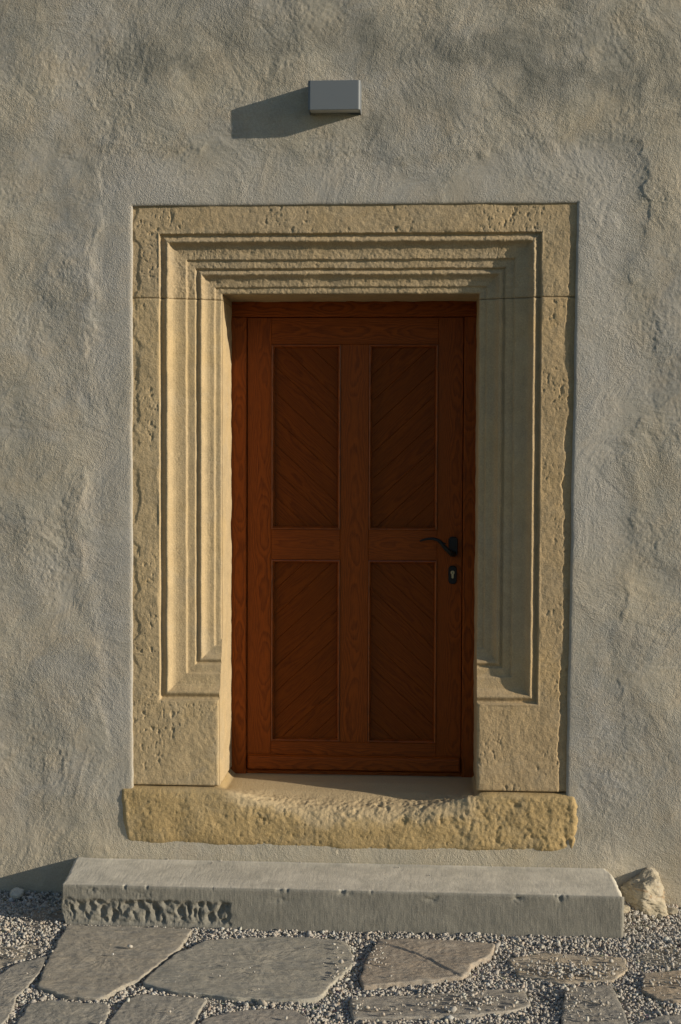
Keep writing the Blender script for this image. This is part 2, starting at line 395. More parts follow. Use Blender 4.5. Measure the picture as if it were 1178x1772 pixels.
# ------------------------------------------------------------ stone surround
# (inward distance from the groove, depth into the wall), outer fascia -> opening
PROF = [(-0.30, 0.0), (-0.004, 0.0), (-0.001, 0.0012), (0.0008, 0.008), (0.0025, 0.0165), (0.0070, 0.0185), (0.0120, 0.0165), (0.018, 0.0110),
        (0.0240, 0.0055), (0.0290, 0.0035), (0.0335, 0.0055), (0.0375, 0.0120), (0.0425, 0.0205), (0.050, 0.0285), (0.060, 0.0335), (0.072, 0.0360), (0.088, 0.0375),
        (0.1005, 0.0380), (0.1030, 0.0400), (0.1055, 0.0485), (0.112, 0.0494), (0.135, 0.0500), (0.1380, 0.0512), (0.1400, 0.0575),
        (0.1425, 0.0625), (0.146, 0.0628), (0.151, 0.0585), (0.156, 0.0535), (0.1605, 0.0515), (0.1645, 0.0535), (0.1690, 0.0600), (0.1750, 0.0680), (0.183, 0.0735), (0.194, 0.0765),
        (0.2105, 0.0778), (0.2130, 0.0795), (0.2155, 0.0860), (0.222, 0.0868), (0.2340, 0.0872), (0.2385, 0.0885), (0.2415, 0.0920), (0.242, 0.0940)]
ps = np.array([p[0] for p in PROF]); pd = np.array([p[1] for p in PROF])
dense = [0.0]
fine_s = []
for a, b in zip(ps[1:-1], ps[2:]):
    n = max(1, int(math.ceil((b-a)/0.0026))); fine_s += list(np.linspace(a, b, n, endpoint=False))
fine_s.append(ps[-1]); fine_s = np.array(fine_s)
# the bottom return uses the same profile turned upwards
def surround(name, zlo, zhi, lintel, side=None):
    if lintel:
        xa = np.concatenate([axis([(-0.885, XL-OM-0.004, 0.003)])[:-1], XL-OM+fine_s, axis([(XL+0.0035, XR-0.0035, 0.0038)])[:-1],
                             (XR+OM-fine_s)[::-1], axis([(XR+OM+0.004, 0.975, 0.003)])[1:]])
        za = np.concatenate([[zlo+x for x in (0, .0012, .0025, .005, .008, .012)], axis([(zlo+0.015, ZT-0.0015, 0.003)])[:-1],
                             (ZT+(OM-fine_s)*OT/OM)[::-1], axis([(ZT+OT+0.004, 2.855, 0.003)])[1:]])
    else:
        if side < 0: xa = np.concatenate([axis([(-0.89, XL-OM-0.004, 0.003)])[:-1], XL-OM+fine_s])
        else: xa = np.concatenate([(XR+OM-fine_s)[::-1], axis([(XR+OM+0.004, 0.975, 0.003)])[1:]])
        zret = ZB+fine_s                                    # bottom return lines
        za = np.concatenate([[zlo+x for x in (0, .0012, .003, .006, .010)], axis([(zlo+0.014, ZB-0.004, 0.0036)])[:-1], zret,
                             axis([(ZB+OM+0.003, zhi-0.014, 0.0036)]), [zhi-x for x in (.010, .006, .003, .0012, 0)]])
    X, Z = np.meshgrid(xa, za, indexing='ij')
    wob = (0.0016 if lintel else 0.0010)*fbm(X, Z, 0.16, 3, 101)+(0.0012 if lintel else 0.0005)*fbm(X, Z, 0.03, 2, 111)
    ox = np.where(X < 0.03, XL-X, X-XR)                      # distance outward from the opening
    s_x = OM-ox; s_t = OM-(Z-ZT)*OM/OT; s_b = Z-ZB
    s = np.minimum(np.minimum(s_x, s_t), s_b)
    sw = s+wob*ss(-0.02, 0.01, s)*(s < 0.2385)+wob*0.3
    D = np.interp(np.clip(sw, -0.29, 0.242), ps, pd)
    # erosion softens the profile of the lintel more than of the jambs
    hor = (s_t < s_x) & (s_t < s_b)
    face = 1-ss(-0.012, -0.001, s)                           # plain fascia
    rough = 0.35+0.65*face+(0.75 if lintel else 0.0)*(1-face)
    jag = fbm(X, Z, 0.02, 3, 121)
    D = D+rough*(0.0014*fbm(X, Z, 0.09, 3, 131)+0.0009*jag)
    D = D+(1-face)*0.0011*fbm(X, Z, 0.12, 2, 171)
    pitn = fbm(X*1.1, Z*0.9, 0.032, 3, 141); patch = ss(-0.15, 0.45, fbm(X, Z, 0.22, 2, 151))
    D = D+np.clip(pitn+0.25*fbm(X, Z, 0.012, 2, 143)-0.42, 0, 1)*0.008*patch*(face+0.25*(1-face))
    D = D+np.clip(fbm(X, Z*0.7, 0.011, 2, 161)-0.38, 0, 1)*0.0042*(0.2+face*patch+(0.5 if lintel else 0)*(1-face))
    D = D+(0.0009 if lintel else 0.0)*(1-face)*(fbm(X, Z, 0.012, 2, 165)+0.8*np.clip(fbm(X, Z*1.3, 0.03, 3, 167), 0, 1))
    D = D-0.003*face*fbm(X, Z, 0.3, 2, 181)
    # hacked outer margin of the fascia: worn back towards the plaster (ragged edge)
    if True:
        er = (X-(fx_r(Z)-0.030-0.009*fbm(X*0.5, Z, 0.07, 5, 191, 0.6)-0.010*pn(Z*2.2, 3.3, 17)))
        D = D+0.0075*ss(0.0, 0.010, er)*(X > 0.6)*ss(2.80, 2.60, Z)
        el_ = ((fx_l(Z)+0.020+0.03*fbm(X, Z, 0.10, 3, 195))-X)
        D = D+0.0045*ss(-0.004, 0.012, el_)*(X < 0)*ss(0.85, 1.0, Z)*0.8
    # edges at the joints
    for zj, k in ((zlo, 1.0), (zhi, 0.0 if lintel else 1.0)):
        D = D+k*0.0055*np.exp(-np.abs(Z-zj)/0.0022)
    arr = np.exp(-np.maximum(ox, 0)/0.004)*(s_b < 0.0)*0.008   # rounded arris on the base block
    D = D+arr
    D = D+0.0105                                            # stone face lies behind the plaster face
    # ragged opening arris
    Xo = X.copy()
    near = np.exp(-np.maximum(ox, 0)/0.02)*(Z < ZT+0.02)
    Xo = Xo+near*(0.0014*fbm(Z*1.0+9*np.sign(X), Z*0, 0.12, 3, 201))*np.where(X < 0.03, 1, -1)
    nxa, nza = len(xa), len(za)
    V = np.stack([Xo, D, Z], -1).reshape(-1, 3)
    if lintel:
        xc = 0.5*(xa[:-1]+xa[1:]); zc = 0.5*(za[:-1]+za[1:])
        mk = ~((xc[:, None] > XL) & (xc[:, None] < XR) & (zc[None, :] < ZT))
        F = grid_faces(nxa, nza, mk)
        iL = int(np.argmin(abs(xa-XL))); iR = int(np.argmin(abs(xa-XR))); kT = int(np.argmin(abs(za-ZT)))
        border = [iL*nza+k for k in range(0, kT+1)]+[i*nza+kT for i in range(iL+1, iR+1)]+[iR*nza+k for k in range(kT-1, -1, -1)]
    else:
        F = grid_faces(nxa, nza)
        e = nxa-1 if side < 0 else 0
        border = [e*nza+k for k in range(nza)]
        if side > 0: border = border[::-1]
        border = border[::-1] if side < 0 else border
        if side < 0: border = border[::-1]
        else: border = border[::-1][::-1]
    # reveal: extrude the opening border into the wall
    bd = np.array(border); P = V[bd]; nd = 26
    Vr = []; 
    for t in np.linspace(0, 1, nd)[1:]:
        Q = P.copy(); y1 = 0.48
        Q[:, 1] = P[:, 1]*(1-t)+y1*t
        dn = 0.0022*fbm(Q[:, 2]+np.sign(Q[:, 0])*3, Q[:, 1]+Q[:, 0], 0.09, 3, 211)*min(1, t*6)
        lx = np.where(Q[:, 0] < 0.03, 1, -1)
        if lintel:
            isx = (np.abs(P[:, 0]-XL) < 0.004) | (np.abs(P[:, 0]-XR) < 0.004)
            Q[:, 0] += np.where(isx, dn*lx, 0); Q[:, 2] += np.where(isx, 0, -dn)
        else:
            Q[:, 0] += dn*lx
        Vr.append(Q)
    nV = len(V); nbd = len(bd)
    Vr = np.concatenate(Vr)
    ids = np.concatenate([bd[None, :], nV+np.arange(nbd*(nd-1)).reshape(nd-1, nbd)], 0)
    FR = np.stack([ids[:-1, :-1], ids[:-1, 1:], ids[1:, 1:], ids[1:, :-1]], -1).reshape(-1, 4)
    if not lintel and side > 0: FR = FR[:, ::-1]
    # top / bottom / outer flanks of the block, so that it is a solid stone
    V = np.concatenate([V, Vr]); F = np.concatenate([F, FR])
    outer = ([i*nza for i in range(nxa)] if not lintel else []), [i*nza+nza-1 for i in range(nxa)]
    for row, fl in ((outer[0], False), (outer[1], True), ([k for k in range(nza)], True), ([(nxa-1)*nza+k for k in range(nza)], False)):
        if not row: continue
        if not lintel and ((side < 0 and row[0] == (nxa-1)*nza) or (side > 0 and row[0] == 0 and row[1] == 1)): continue
        row = np.array(row); B = V[row].copy(); B[:, 1] = 0.48; b0 = len(V)
        V = np.concatenate([V, B]); qn = np.arange(len(row)-1)
        FF = np.stack([row[qn], b0+qn, b0+qn+1, row[qn+1]], -1)
        F = np.concatenate([F, FF if not fl else FF[:, ::-1]])
    V, F, _ = compact(V, F)
    return V, F
sur = empty('door_surround', (0.03, 0.0, ZBASE))
L0 = (0.03, 0.0, ZBASE)
for ki, (nm, args) in enumerate((('lintel', (ZJ, 2.855, True)), ('jamb', (ZBASE, ZJ-0.0012, False, -1)), ('jamb', (ZBASE, ZJ-0.0012, False, 1)))):
    V, F = surround(nm, *args)
    put(build(nm, V, F, M_SANDS[ki], smooth=True), sur, L0)
tag(sur, 'weathered ochre sandstone door surround with stepped mouldings set into the plaster', 'door surround')

# ------------------------------------------------------------ threshold stone
xa = axis([(-0.915, 0.98, 0.0042)])
def thr_profile(x):
    # returns the cross-section (y, z) control points from the back of the top to the foot
    wl = ss(-0.53, -0.10, x); wr = 1-ss(0.22, 0.62, x)*0.9-0.1*ss(0.5, 0.6, x)
    w_ = wl*wr
    op = ss(-0.51, -0.47, x)*(1-ss(0.55, 0.58, x))
    zt = 0.4600-0.002*(1-op)
    zb = 0.222-0.012*np.exp(-((x-0.15)/0.4)**2)
    pts = [(0.48, 0.427*op+zt*(1-op)), (0.38, 0.430*op+zt*(1-op)), (0.26, zt-0.029*op-0.002*w_), (0.15, zt-0.030*op-0.014*w_), (0.07, zt-0.022*op-0.042*w_),
           (0.026, zt-0.010*op-0.068*w_), (0.004, zt-0.005-0.092*w_), (-0.006, zt-0.014-0.108*w_), (-0.012, zt-0.045-0.098*w_), (-0.014, 0.33-0.03*w_),
           (-0.013, 0.29), (-0.011, zb+0.03), (-0.005, zb+0.008), (0.006, zb), (0.045, zb-0.004), (0.10, zb-0.004)]
    return pts
cs = np.array([thr_profile(x) for x in xa])                 # (nx, npts, 2)
tq = np.linspace(0, 1, 200); Yc = []; Zc = []
for c in cs:
    tt = np.concatenate([[0], np.cumsum(np.hypot(*np.diff(c, axis=0).T))]); tt /= tt[-1]
    Yc.append(np.interp(tq, tt, c[:, 0])); Zc.append(np.interp(tq, tt, c[:, 1]))
Yc = np.array(Yc); Zc = np.array(Zc)
for _ in range(6):                                          # soften the section
    Yc[:, 1:-1] = (Yc[:, :-2]+2*Yc[:, 1:-1]+Yc[:, 2:])/4; Zc[:, 1:-1] = (Zc[:, :-2]+2*Zc[:, 1:-1]+Zc[:, 2:])/4
XX = np.repeat(xa[:, None], len(tq), 1)
dY = np.gradient(Yc, axis=1); dZ = np.gradient(Zc, axis=1); ln = np.hypot(dY, dZ)+1e-9
ny, nz_ = dZ/ln, -dY/ln
sg = np.where((ny[:, 140:141]) > 0, -1, 1); ny, nz_ = ny*sg, nz_*sg     # outward = towards the viewer
arc = Zc+0.8*Yc
frontm = ss(0.17, 0.05, Yc)
wopen = ss(-0.5, -0.3, XX)*(1-ss(0.52, 0.6, XX))
rug = 0.35+0.9*wopen*ss(0.30, 0.36, Zc)*frontm+0.7*ss(0.45, 0.6, XX)
n_ = (0.0060*fbm(XX, arc, 0.20, 2, 301)+0.0032*rug*fbm(XX, arc, 0.07, 3, 311)+0.0014*fbm(XX, arc, 0.017, 3, 321)*(0.5+rug) -
      0.012*rug*np.clip(fbm(XX, arc*1.3, 0.075, 4, 331)-0.40, 0, 1)-0.006*np.clip(fbm(XX, arc, 0.012, 2, 335)-0.4, 0, 1))
n_ = n_*(0.06+0.94*frontm)*ss(0.045, 0.0, Yc*(Zc < 0.25))
block = (1-wopen)*ss(0.43, 0.455, Zc); n_ = n_*(1-0.9*block)
endl = np.minimum(XX+0.912-0.030*(0.46-Zc)/0.24-0.004*fbm(Zc, Zc*0, 0.06, 2, 4), 0.978-XX-0.02*np.abs(Zc-0.36)/0.2+0.006*fbm(Zc, Zc*0, 0.05, 2, 6))
rnd = np.clip(0.030-endl, 0, 0.06)
Yo = Yc+ny*n_+1.1*(rnd**2)/0.030*(Yc < 0.05)
Zo = Zc+nz_*n_
V = np.stack([XX, Yo, Zo], -1).reshape(-1, 3)
lim = 0.40-0.085*ss(-0.45, 0.0, XX)+0.030*ss(0.0, 0.45, XX)+0.03*fbm(XX, arc, 0.09, 4, 351)
worn = ss(-0.50, -0.42, XX)*(1-ss(0.50, 0.60, XX))*ss(-0.02, 0.03, Zc-lim+np.maximum(Yc, 0)*0.6)
thr = build('threshold_stone', V, grid_faces(len(xa), len(tq), flip=True), M_THR, attrs={'worn': ('FLOAT', worn.ravel())}, smooth=True)
tag(thr, 'long worn ochre sandstone threshold block with hollowed top under the door', 'threshold')

# ------------------------------------------------------------ door
DO = (0.04, 0.34, 0.44)
door = empty('wooden_door', (0.0375, 0.39, 0.4285)); door.scale = (1.00825,)*3
tag(door, 'dark reddish brown panelled wooden door with black iron handle', 'door')
_seed = [0]
def slab_poly(poly, y0, y1, bev, along, seed=None, cen=None):
    """prism over an x-z polygon (counter-clockwise seen from the viewer) with chamfered front edge + grain coordinates"""
    if seed is None: _seed[0] += 1; seed = _seed[0]*3.17
    P = np.array(poly, float); n = len(P)
    c = P.mean(0) if cen is None else np.array(cen)
    # inset
    nxt = np.roll(P, -1, 0); prv = np.roll(P, 1, 0)
    e1 = (P-prv); e1 /= np.linalg.norm(e1, axis=1)[:, None]+1e-12
    e2 = (nxt-P); e2 /= np.linalg.norm(e2, axis=1)[:, None]+1e-12
    n1 = np.stack([-e1[:, 1], e1[:, 0]], 1); n2 = np.stack([-e2[:, 1], e2[:, 0]], 1)
    bis = n1+n2; den = 1+np.sum(n1*n2, 1); I = P+bev*bis/np.maximum(den, 0.35)[:, None]
    V = np.concatenate([np.c_[P[:, 0], np.full(n, y1), P[:, 1]], np.c_[P[:, 0], np.full(n, y0+bev), P[:, 1]], np.c_[I[:, 0], np.full(n, y0), I[:, 1]]])
    F = []
    for i in range(n):
        j = (i+1) % n
        F.append((i, j, n+j, n+i)); F.append((n+i, n+j, 2*n+j, 2*n+i))
    F.append(tuple(range(2*n, 3*n))); F.append(tuple(range(n-1, -1, -1)))
    a = np.array(along, float); a /= np.linalg.norm(a); b = np.array([a[1], -a[0]])
    rel = np.c_[V[:, 0], V[:, 2]]-c
    g = np.c_[rel@b, rel@a+seed, np.full(len(V), seed)]
    return V, F, g
def merge(parts):
    V = []; F = []; G = []; o = 0
    for v, f, g in parts:
        V.append(v); G.append(g); F += [tuple(i+o for i in q) for q in f]; o += len(v)
    return np.concatenate(V), F, np.concatenate(G)
def rect(x0, x1, z0, z1): return [(x0, z0), (x1, z0), (x1, z1), (x0, z1)]
def wood(name, parts, mat=None, parent=door, loc=DO):
    V, F, G = merge(parts)
    o = build(name, V, F, mat or M_WOOD, attrs={'grain': ('FLOAT_VECTOR', G)})
    if parent is door: put(o, door, loc)
    else: o.parent = parent
    return o
VZ, HX = (0, 1), (1, 0)
YF, YLF = 0.340, 0.352
wood('door_frame', [slab_poly(rect(-0.56, -0.4215, 0.40, 2.406), YF, 0.44, 0.004, VZ, cen=(-0.45, 1.2)),
                    slab_poly(rect(0.5055, 0.64, 0.40, 2.406), YF, 0.44, 0.004, VZ, cen=(0.53, 1.3)),
                    slab_poly(rect(-0.56, 0.64, 2.4065, 2.54), YF, 0.44, 0.004, HX, cen=(0.1, 2.45))])
wood('sill_bar', [slab_poly(rect(-0.4214, 0.5054, 0.40, 0.4575), YF+0.014, 0.44, 0.003, HX)])
XS0, XS1 = -0.4185, 0.5025
xm0, xm1 = -0.0185, 0.1025
z0, z1 = 0.462, 2.4035
wood('stile', [slab_poly(rect(XS0, -0.3155, z0, z1), YLF, YLF+0.05, 0.0016, VZ, cen=(-0.345, 0.9))])
wood('stile', [slab_poly(rect(0.3965, XS1, z0, z1), YLF, YLF+0.05, 0.0016, VZ, cen=(0.48, 1.5))])
wood('muntin', [slab_poly(rect(xm0, xm1, 0.5835, 2.2895), YLF, YLF+0.05, 0.0016, VZ)])
wood('rail', [slab_poly(rect(-0.3150, 0.3960, 2.2900, z1), YLF, YLF+0.05, 0.0016, HX)])
wood('rail', [slab_poly(rect(-0.3150, xm0-0.0005, 1.369, 1.4995), YLF, YLF+0.05, 0.0016, HX)])
wood('rail', [slab_poly(rect(xm1+0.0005, 0.3960, 1.369, 1.4995), YLF, YLF+0.05, 0.0016, HX)])
wood('rail', [slab_poly(rect(-0.3150, 0.3960, z0, 0.5830), YLF, YLF+0.05, 0.0016, HX)])
# weather board: drip moulding across the foot
wbx0, wbx1 = -0.412, 0.494
sec = [(YLF, 0.527), (YLF-0.010, 0.5265), (YLF-0.021, 0.520), (YLF-0.026, 0.512), (YLF-0.027, 0.470), (YLF-0.024, 0.4655), (YLF, 0.4655)]
V = [(x, y, z) for x in (wbx0, wbx0+0.004, wbx1-0.004, wbx1) for (y, z) in
     [((y if 0.003 < x-wbx0 < 0.9 else YLF-(YLF-y)*0.86), z) for y, z in sec]]
F = []; ns = len(sec)
for a in range(3):
    for j in range(ns-1): F.append((a*ns+j, a*ns+j+1, (a+1)*ns+j+1, (a+1)*ns+j))
F.append(tuple(range(ns-1, -1, -1))); F.append(tuple(range(3*ns, 4*ns)))
V = np.array(V); G = np.c_[V[:, 2]-0.49+0.03*V[:, 1], V[:, 0]+91.0, np.full(len(V), 91.0)]
put(build('weather_board', V, F, M_WOOD, attrs={'grain': ('FLOAT_VECTOR', G)}), door, DO)
def clip_poly(P, nrm, off, keep_less):
    out = []
    for i in range(len(P)):
        a, b = P[i], P[(i+1) % len(P)]
        da = a@nrm-off; db = b@nrm-off
        if not keep_less: da, db = -da, -db
        if da <= 0: out.append(a)
        if da*db < 0: out.append(a+(b-a)*da/(da-db))
    return out
def panel(x0, x1, z0, z1, slope, phase):
    o0, o1, p0, p1 = x0+0.0105, x1-0.0105, z0+0.0105, z1-0.0105
    d = np.array([1.0, slope*0.93]); d /= np.linalg.norm(d); nrm = np.array([-d[1], d[0]])
    wdt = 0.0815
    R = [np.array(p) for p in rect(o0-0.004, o1+0.004, p0-0.004, p1+0.004)]
    pr = [p@nrm for p in R]; parts = []
    k0_ = int(math.floor((min(pr)-phase)/wdt))-1
    for k in range(k0_, k0_+30):
        lo, hi = phase+k*wdt, phase+(k+1)*wdt
        Q = clip_poly(R, nrm, lo+0.0001, False)
        if len(Q) >= 3: Q = clip_poly(Q, nrm, hi-0.0001, True)
        if len(Q) < 3: continue
        cn = np.mean(Q, 0); cn = cn+nrm*((lo+hi)/2-cn@nrm)+nrm*0.04*math.sin(k*2.4)
        parts.append(slab_poly(Q, YLF+0.017, YLF+0.030, 0.0019, d, cen=cn))
    pan = wood('panel', parts, M_PANW)
    # moulding frame, four mitred strips
    mp = []
    I = rect(x0+0.0115, x1-0.0115, z0+0.0115, z1-0.0115); O = rect(x0, x1, z0, z1)
    for i in range(4):
        j = (i+1) % 4
        a_ = np.array([O[i], O[j], I[j], I[i]])
        al = HX if i % 2 == 0 else VZ
        # section: front edge proud of the frame, ogee down to the panel
        w0 = [(0.0, YLF+0.010), (0.0004, YLF-0.003), (0.004, YLF-0.0045), (0.0075, YLF-0.001), (0.0115, YLF+0.012), (0.0115, YLF+0.020)]
        V = []
        for (s, y) in w0:
            t = s/0.0115
            A = np.array(O[i])*(1-t)+np.array(I[i])*t; B = np.array(O[j])*(1-t)+np.array(I[j])*t
            V += [(A[0], y, A[1]), (B[0], y, B[1])]
        F = [(2*q, 2*q+1, 2*q+3, 2*q+2) for q in range(len(w0)-1)]
        V = np.array(V); c_ = a_.mean(0); _seed[0] += 1
        rel = np.c_[V[:, 0], V[:, 2]]-c_; a2 = np.array(al, float); b2 = np.array([a2[1], -a2[0]])
        mp.append((V, F, np.c_[rel@b2, rel@a2+_seed[0]*3.17, np.full(len(V), _seed[0]*3.17)]))
    wood('moulding', mp, M_MLD, parent=pan)
panel(-0.3150, -0.0190, 1.5000, 2.2890, -1, 0.020)
panel(0.1030, 0.3960, 1.5000, 2.2890, 1, 0.035)
panel(-0.3150, -0.0190, 0.5840, 1.3685, 1, 0.050)
panel(0.1030, 0.3960, 0.5840, 1.3685, -1, 0.012)

def rprism(pts, y0, y1, bev):
    n = len(pts); P = np.array(pts); c = P.mean(0)
    I = c+(P-c)*(1-bev/np.maximum(np.linalg.norm(P-c, axis=1), 1e-6))[:, None]
    V = np.concatenate([np.c_[P[:, 0], np.full(n, y1), P[:, 1]], np.c_[P[:, 0], np.full(n, y0+bev), P[:, 1]], np.c_[I[:, 0], np.full(n, y0), I[:, 1]]])
    F = []
    for i in range(n):
        j = (i+1) % n
        F += [(i, j, n+j, n+i), (n+i, n+j, 2*n+j, 2*n+i)]
    F += [tuple(range(2*n, 3*n)), tuple(range(n-1, -1, -1))]
    return V, F
def rrect(cx, cz, w_, h, r, n=7):
    out = []
    for k, (sx, sz) in enumerate(((1, -1), (1, 1), (-1, 1), (-1, -1))):
        for t in np.linspace(-90+90*k, 90*k, n):
            a = math.radians(t); out.append((cx+sx*(w_/2-r)+r*math.cos(a), cz+sz*(h/2-r)+r*math.sin(a)))
    return out
def tube(path, rad, n=14, flat=1.0):
    P = np.array(path, float); T = np.gradient(P, axis=0); T /= np.linalg.norm(T, axis=1)[:, None]
    V = []; ref = np.array([0, 1.0, 0])
    for p, t, r in zip(P, T, rad):
        b = np.cross(t, ref); b /= np.linalg.norm(b)+1e-9; c = np.cross(b, t)
        for k in range(n):
            a = 2*math.pi*k/n; V.append(p+b*r*math.cos(a)+c*r*flat*math.sin(a))
    F = []
    for i in range(len(P)-1):
        for k in range(n):
            k2 = (k+1) % n; F.append((i*n+k, i*n+k2, (i+1)*n+k2, (i+1)*n+k))
    F += [tuple(range(n-1, -1, -1)), tuple(range((len(P)-1)*n, len(P)*n))]
    return np.array(V), F
def spline(pts, n=40):
    P = np.array(pts, float); t = np.linspace(0, len(P)-1, n); out = []
    Q = np.vstack([2*P[0]-P[1], P, 2*P[-1]-P[-2]])
    for x in t:
        i = min(int(x), len(P)-2); f = x-i; a, b, c, d = Q[i], Q[i+1], Q[i+2], Q[i+3]
        out.append(0.5*((2*b)+(-a+c)*f+(2*a-5*b+4*c-d)*f*f+(-a+3*b-3*c+d)*f**3))
    return np.array(out)
V, F = rprism(rrect(0.464, 1.430, 0.039, 0.086, 0.015), YLF-0.011, YLF+0.002, 0.003)
hp = put(build('handle_plate', V, F, M_IRON), door, DO)
lv = spline([(0.466, YLF-0.008, 1.400), (0.464, YLF-0.030, 1.401), (0.452, YLF-0.046, 1.408), (0.437, YLF-0.052, 1.421), (0.422, YLF-0.054, 1.437), (0.410, YLF-0.055, 1.452),
             (0.395, YLF-0.055, 1.462), (0.372, YLF-0.054, 1.4665), (0.345, YLF-0.053, 1.4635), (0.322, YLF-0.051, 1.4555)], 60)
rr = np.interp(np.linspace(0, 1, 60), [0, .15, .45, .6, .8, 1], [.0115, .0115, .0085, .0075, .006, .0035])
V, F = tube(lv, rr); lev = build('lever', V, F, M_IRON, smooth=True); lev.parent = hp
cu = spline([(0.412, YLF-0.055, 1.445), (0.424, YLF-0.056, 1.4465), (0.433, YLF-0.056, 1.4455)], 12)   # little curl behind the bend
V2, F2 = tube(cu, np.linspace(.007, .0025, 12)); cl = build('lever_curl', V2, F2, M_IRON, smooth=True); cl.parent = hp
for zz in (1.463, 1.3975):
    V, F = tube([(0.464, YLF-0.0105, zz), (0.464, YLF-0.0122, zz), (0.464, YLF-0.0130, zz)], [.0042, .0042, .003], 10)
    sc_ = build('screw', V, F, M_IRON); sc_.parent = hp
V, F = rprism(rrect(0.4625, 1.3095, 0.036, 0.078, 0.015), YLF-0.010, YLF+0.002, 0.003)
lp = put(build('lock_plate', V, F, M_IRON), door, DO)
key = [(0.4625+0.0085*math.cos(a), 1.3200+0.0085*math.sin(a)) for a in np.radians(np.linspace(-55, 235, 20))]
key += [(0.4577, 1.302), (0.4585, 1.2965), (0.4625, 1.294), (0.4665, 1.2965), (0.4673, 1.302)]
V, F = rprism(key, YLF-0.0130, YLF-0.004, 0.0010)
kc = build('lock_cylinder', V, F, M_BRASS); kc.parent = lp
V, F = rprism(rrect(0.4625, 1.3195, 0.0022, 0.0095, 0.001, 3), YLF-0.0134, YLF-0.0120, 0.0002)
ks = build('key_slot', V, F, M_SEAL); ks.parent = lp
for o in (lev, cl, kc, ks): o.location = (0, 0, 0)

# ------------------------------------------------------------ wall lamp
lx0, lx1, lz0, lz1 = -0.126, 0.081, 3.174, 3.288
LP = ((lx0+lx1)/2, 0.0, lz0)
lamp = empty('wall_lamp', LP)
tag(lamp, 'small grey box shaped wall lamp fixed to the plaster above the door', 'lamp')
out_ = [(lx0, 0.005)]
out_ += [(lx0+0.011-0.011*math.cos(a), -0.090+0.011-0.011*math.sin(a)) for a in np.radians(np.linspace(0, 90, 9))]
out_ += [(lx1-0.011+0.011*math.sin(a), -0.090+0.011-0.011*math.cos(a)) for a in np.radians(np.linspace(0, 90, 9))]
out_ += [(lx1, 0.005)]
O = np.array(out_); n = len(O); cO = np.array([(lx0+lx1)/2, -0.045])
def ringv(sc, z): 
    q = O.copy(); q = cO+(O-cO)*np.array([1-sc/0.1035, 1-sc/0.05]); return np.c_[q[:, 0], q[:, 1], np.full(n, z)]
rings = [ringv(0.005, lz1-0.03), ringv(0.0022, lz1-0.001), ringv(0.0022, lz1), ringv(0.0010, lz1), ringv(0, lz1-0.0012), ringv(0, lz0+0.0012), ringv(0.001, lz0), ringv(0.004, lz0), ringv(0.005, lz0+0.001), ringv(0.005, lz0+0.03)]
rings = rings[2:]
V = np.concatenate(rings); F = []
for a in range(len(rings)-1):
    for i in range(n):
        j = (i+1) % n; F.append((a*n+i, (a+1)*n+i, (a+1)*n+j, a*n+j))
F.append(tuple(range(0, n)))
put(build('housing', V, F, M_LAMP), lamp, LP)
V = np.concatenate([ringv(0.0055, lz0+0.012), ringv(0.0055, lz0+0.008)])
F = [(i, (i+1) % n, n+(i+1) % n, n+i) for i in range(n)]+[tuple(range(n, 2*n))]
put(build('diffuser', V, F, M_GLASS), lamp, LP)

# ------------------------------------------------------------ stone step
sx0, sx1, sy, sz = -1.052, 1.102, -0.372, 0.161
xa = np.concatenate([axis([(sx0, sx0+0.03, 0.002)])[:-1], axis([(sx0+0.03, -0.36, 0.0028), (-0.36, sx1-0.03, 0.0045)])[:-1], axis([(sx1-0.03, sx1, 0.002)])])
sec = [(0.05, sz), (-0.02, sz)]+[(y, sz) for y in np.linspace(-0.03, sy+0.012, 62)]
sec += [(sy+0.010-0.010*math.sin(a), sz-0.010+0.010*math.cos(a)) for a in np.radians(np.linspace(10, 80, 6))]
sec += [(sy, z) for z in np.linspace(sz-0.012, -0.05, 76)]
sec = np.array(sec); ns = len(sec)
XX = np.repeat(xa[:, None], ns, 1); YY = np.repeat(sec[None, :, 0], len(xa), 0); ZZ = np.repeat(sec[None, :, 1], len(xa), 0)
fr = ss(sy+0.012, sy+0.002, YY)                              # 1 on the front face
dY = 0.0012*fbm(XX, ZZ, 0.10, 3, 401)*fr+0.0005*fbm(XX*3.0, ZZ*0.7, 0.03, 3, 411)*fr
edge = np.exp(-((ZZ-sz)**2+(YY-sy)**2)/0.012**2)
chip = np.clip(fbm(XX, XX*0, 0.075, 5, 421, 0.62)-0.42, 0, 1)+0.10*np.clip(fbm(XX, XX*0+3.3, 0.5, 2, 423), 0, 1)
dY = dY+edge*(0.016*chip); dZ = -edge*0.012*chip+0.0009*fbm(XX, YY, 0.12, 3, 431)*(1-fr)-0.0006*np.abs(fbm(XX*3, YY*0.5, .05, 2, 433))*(1-fr)
# hewn patch: hollows struck into the lower left of the front face
wxx = XX+0.010*fbm(XX, ZZ, 0.04, 2, 441); wzz = ZZ+0.008*fbm(XX, ZZ, 0.04, 2, 445)
reg = ss(-1.060, -1.040, XX)*(1-ss(-0.402, -0.388, XX+0.010*fbm(ZZ, ZZ*0, .03, 2, 3)))*(1-ss(0.092, 0.112, ZZ+0.010*fbm(XX, XX*0, 0.05, 2, 451)))*ss(0.004, 0.022, ZZ)
carve = 0.006*reg+0
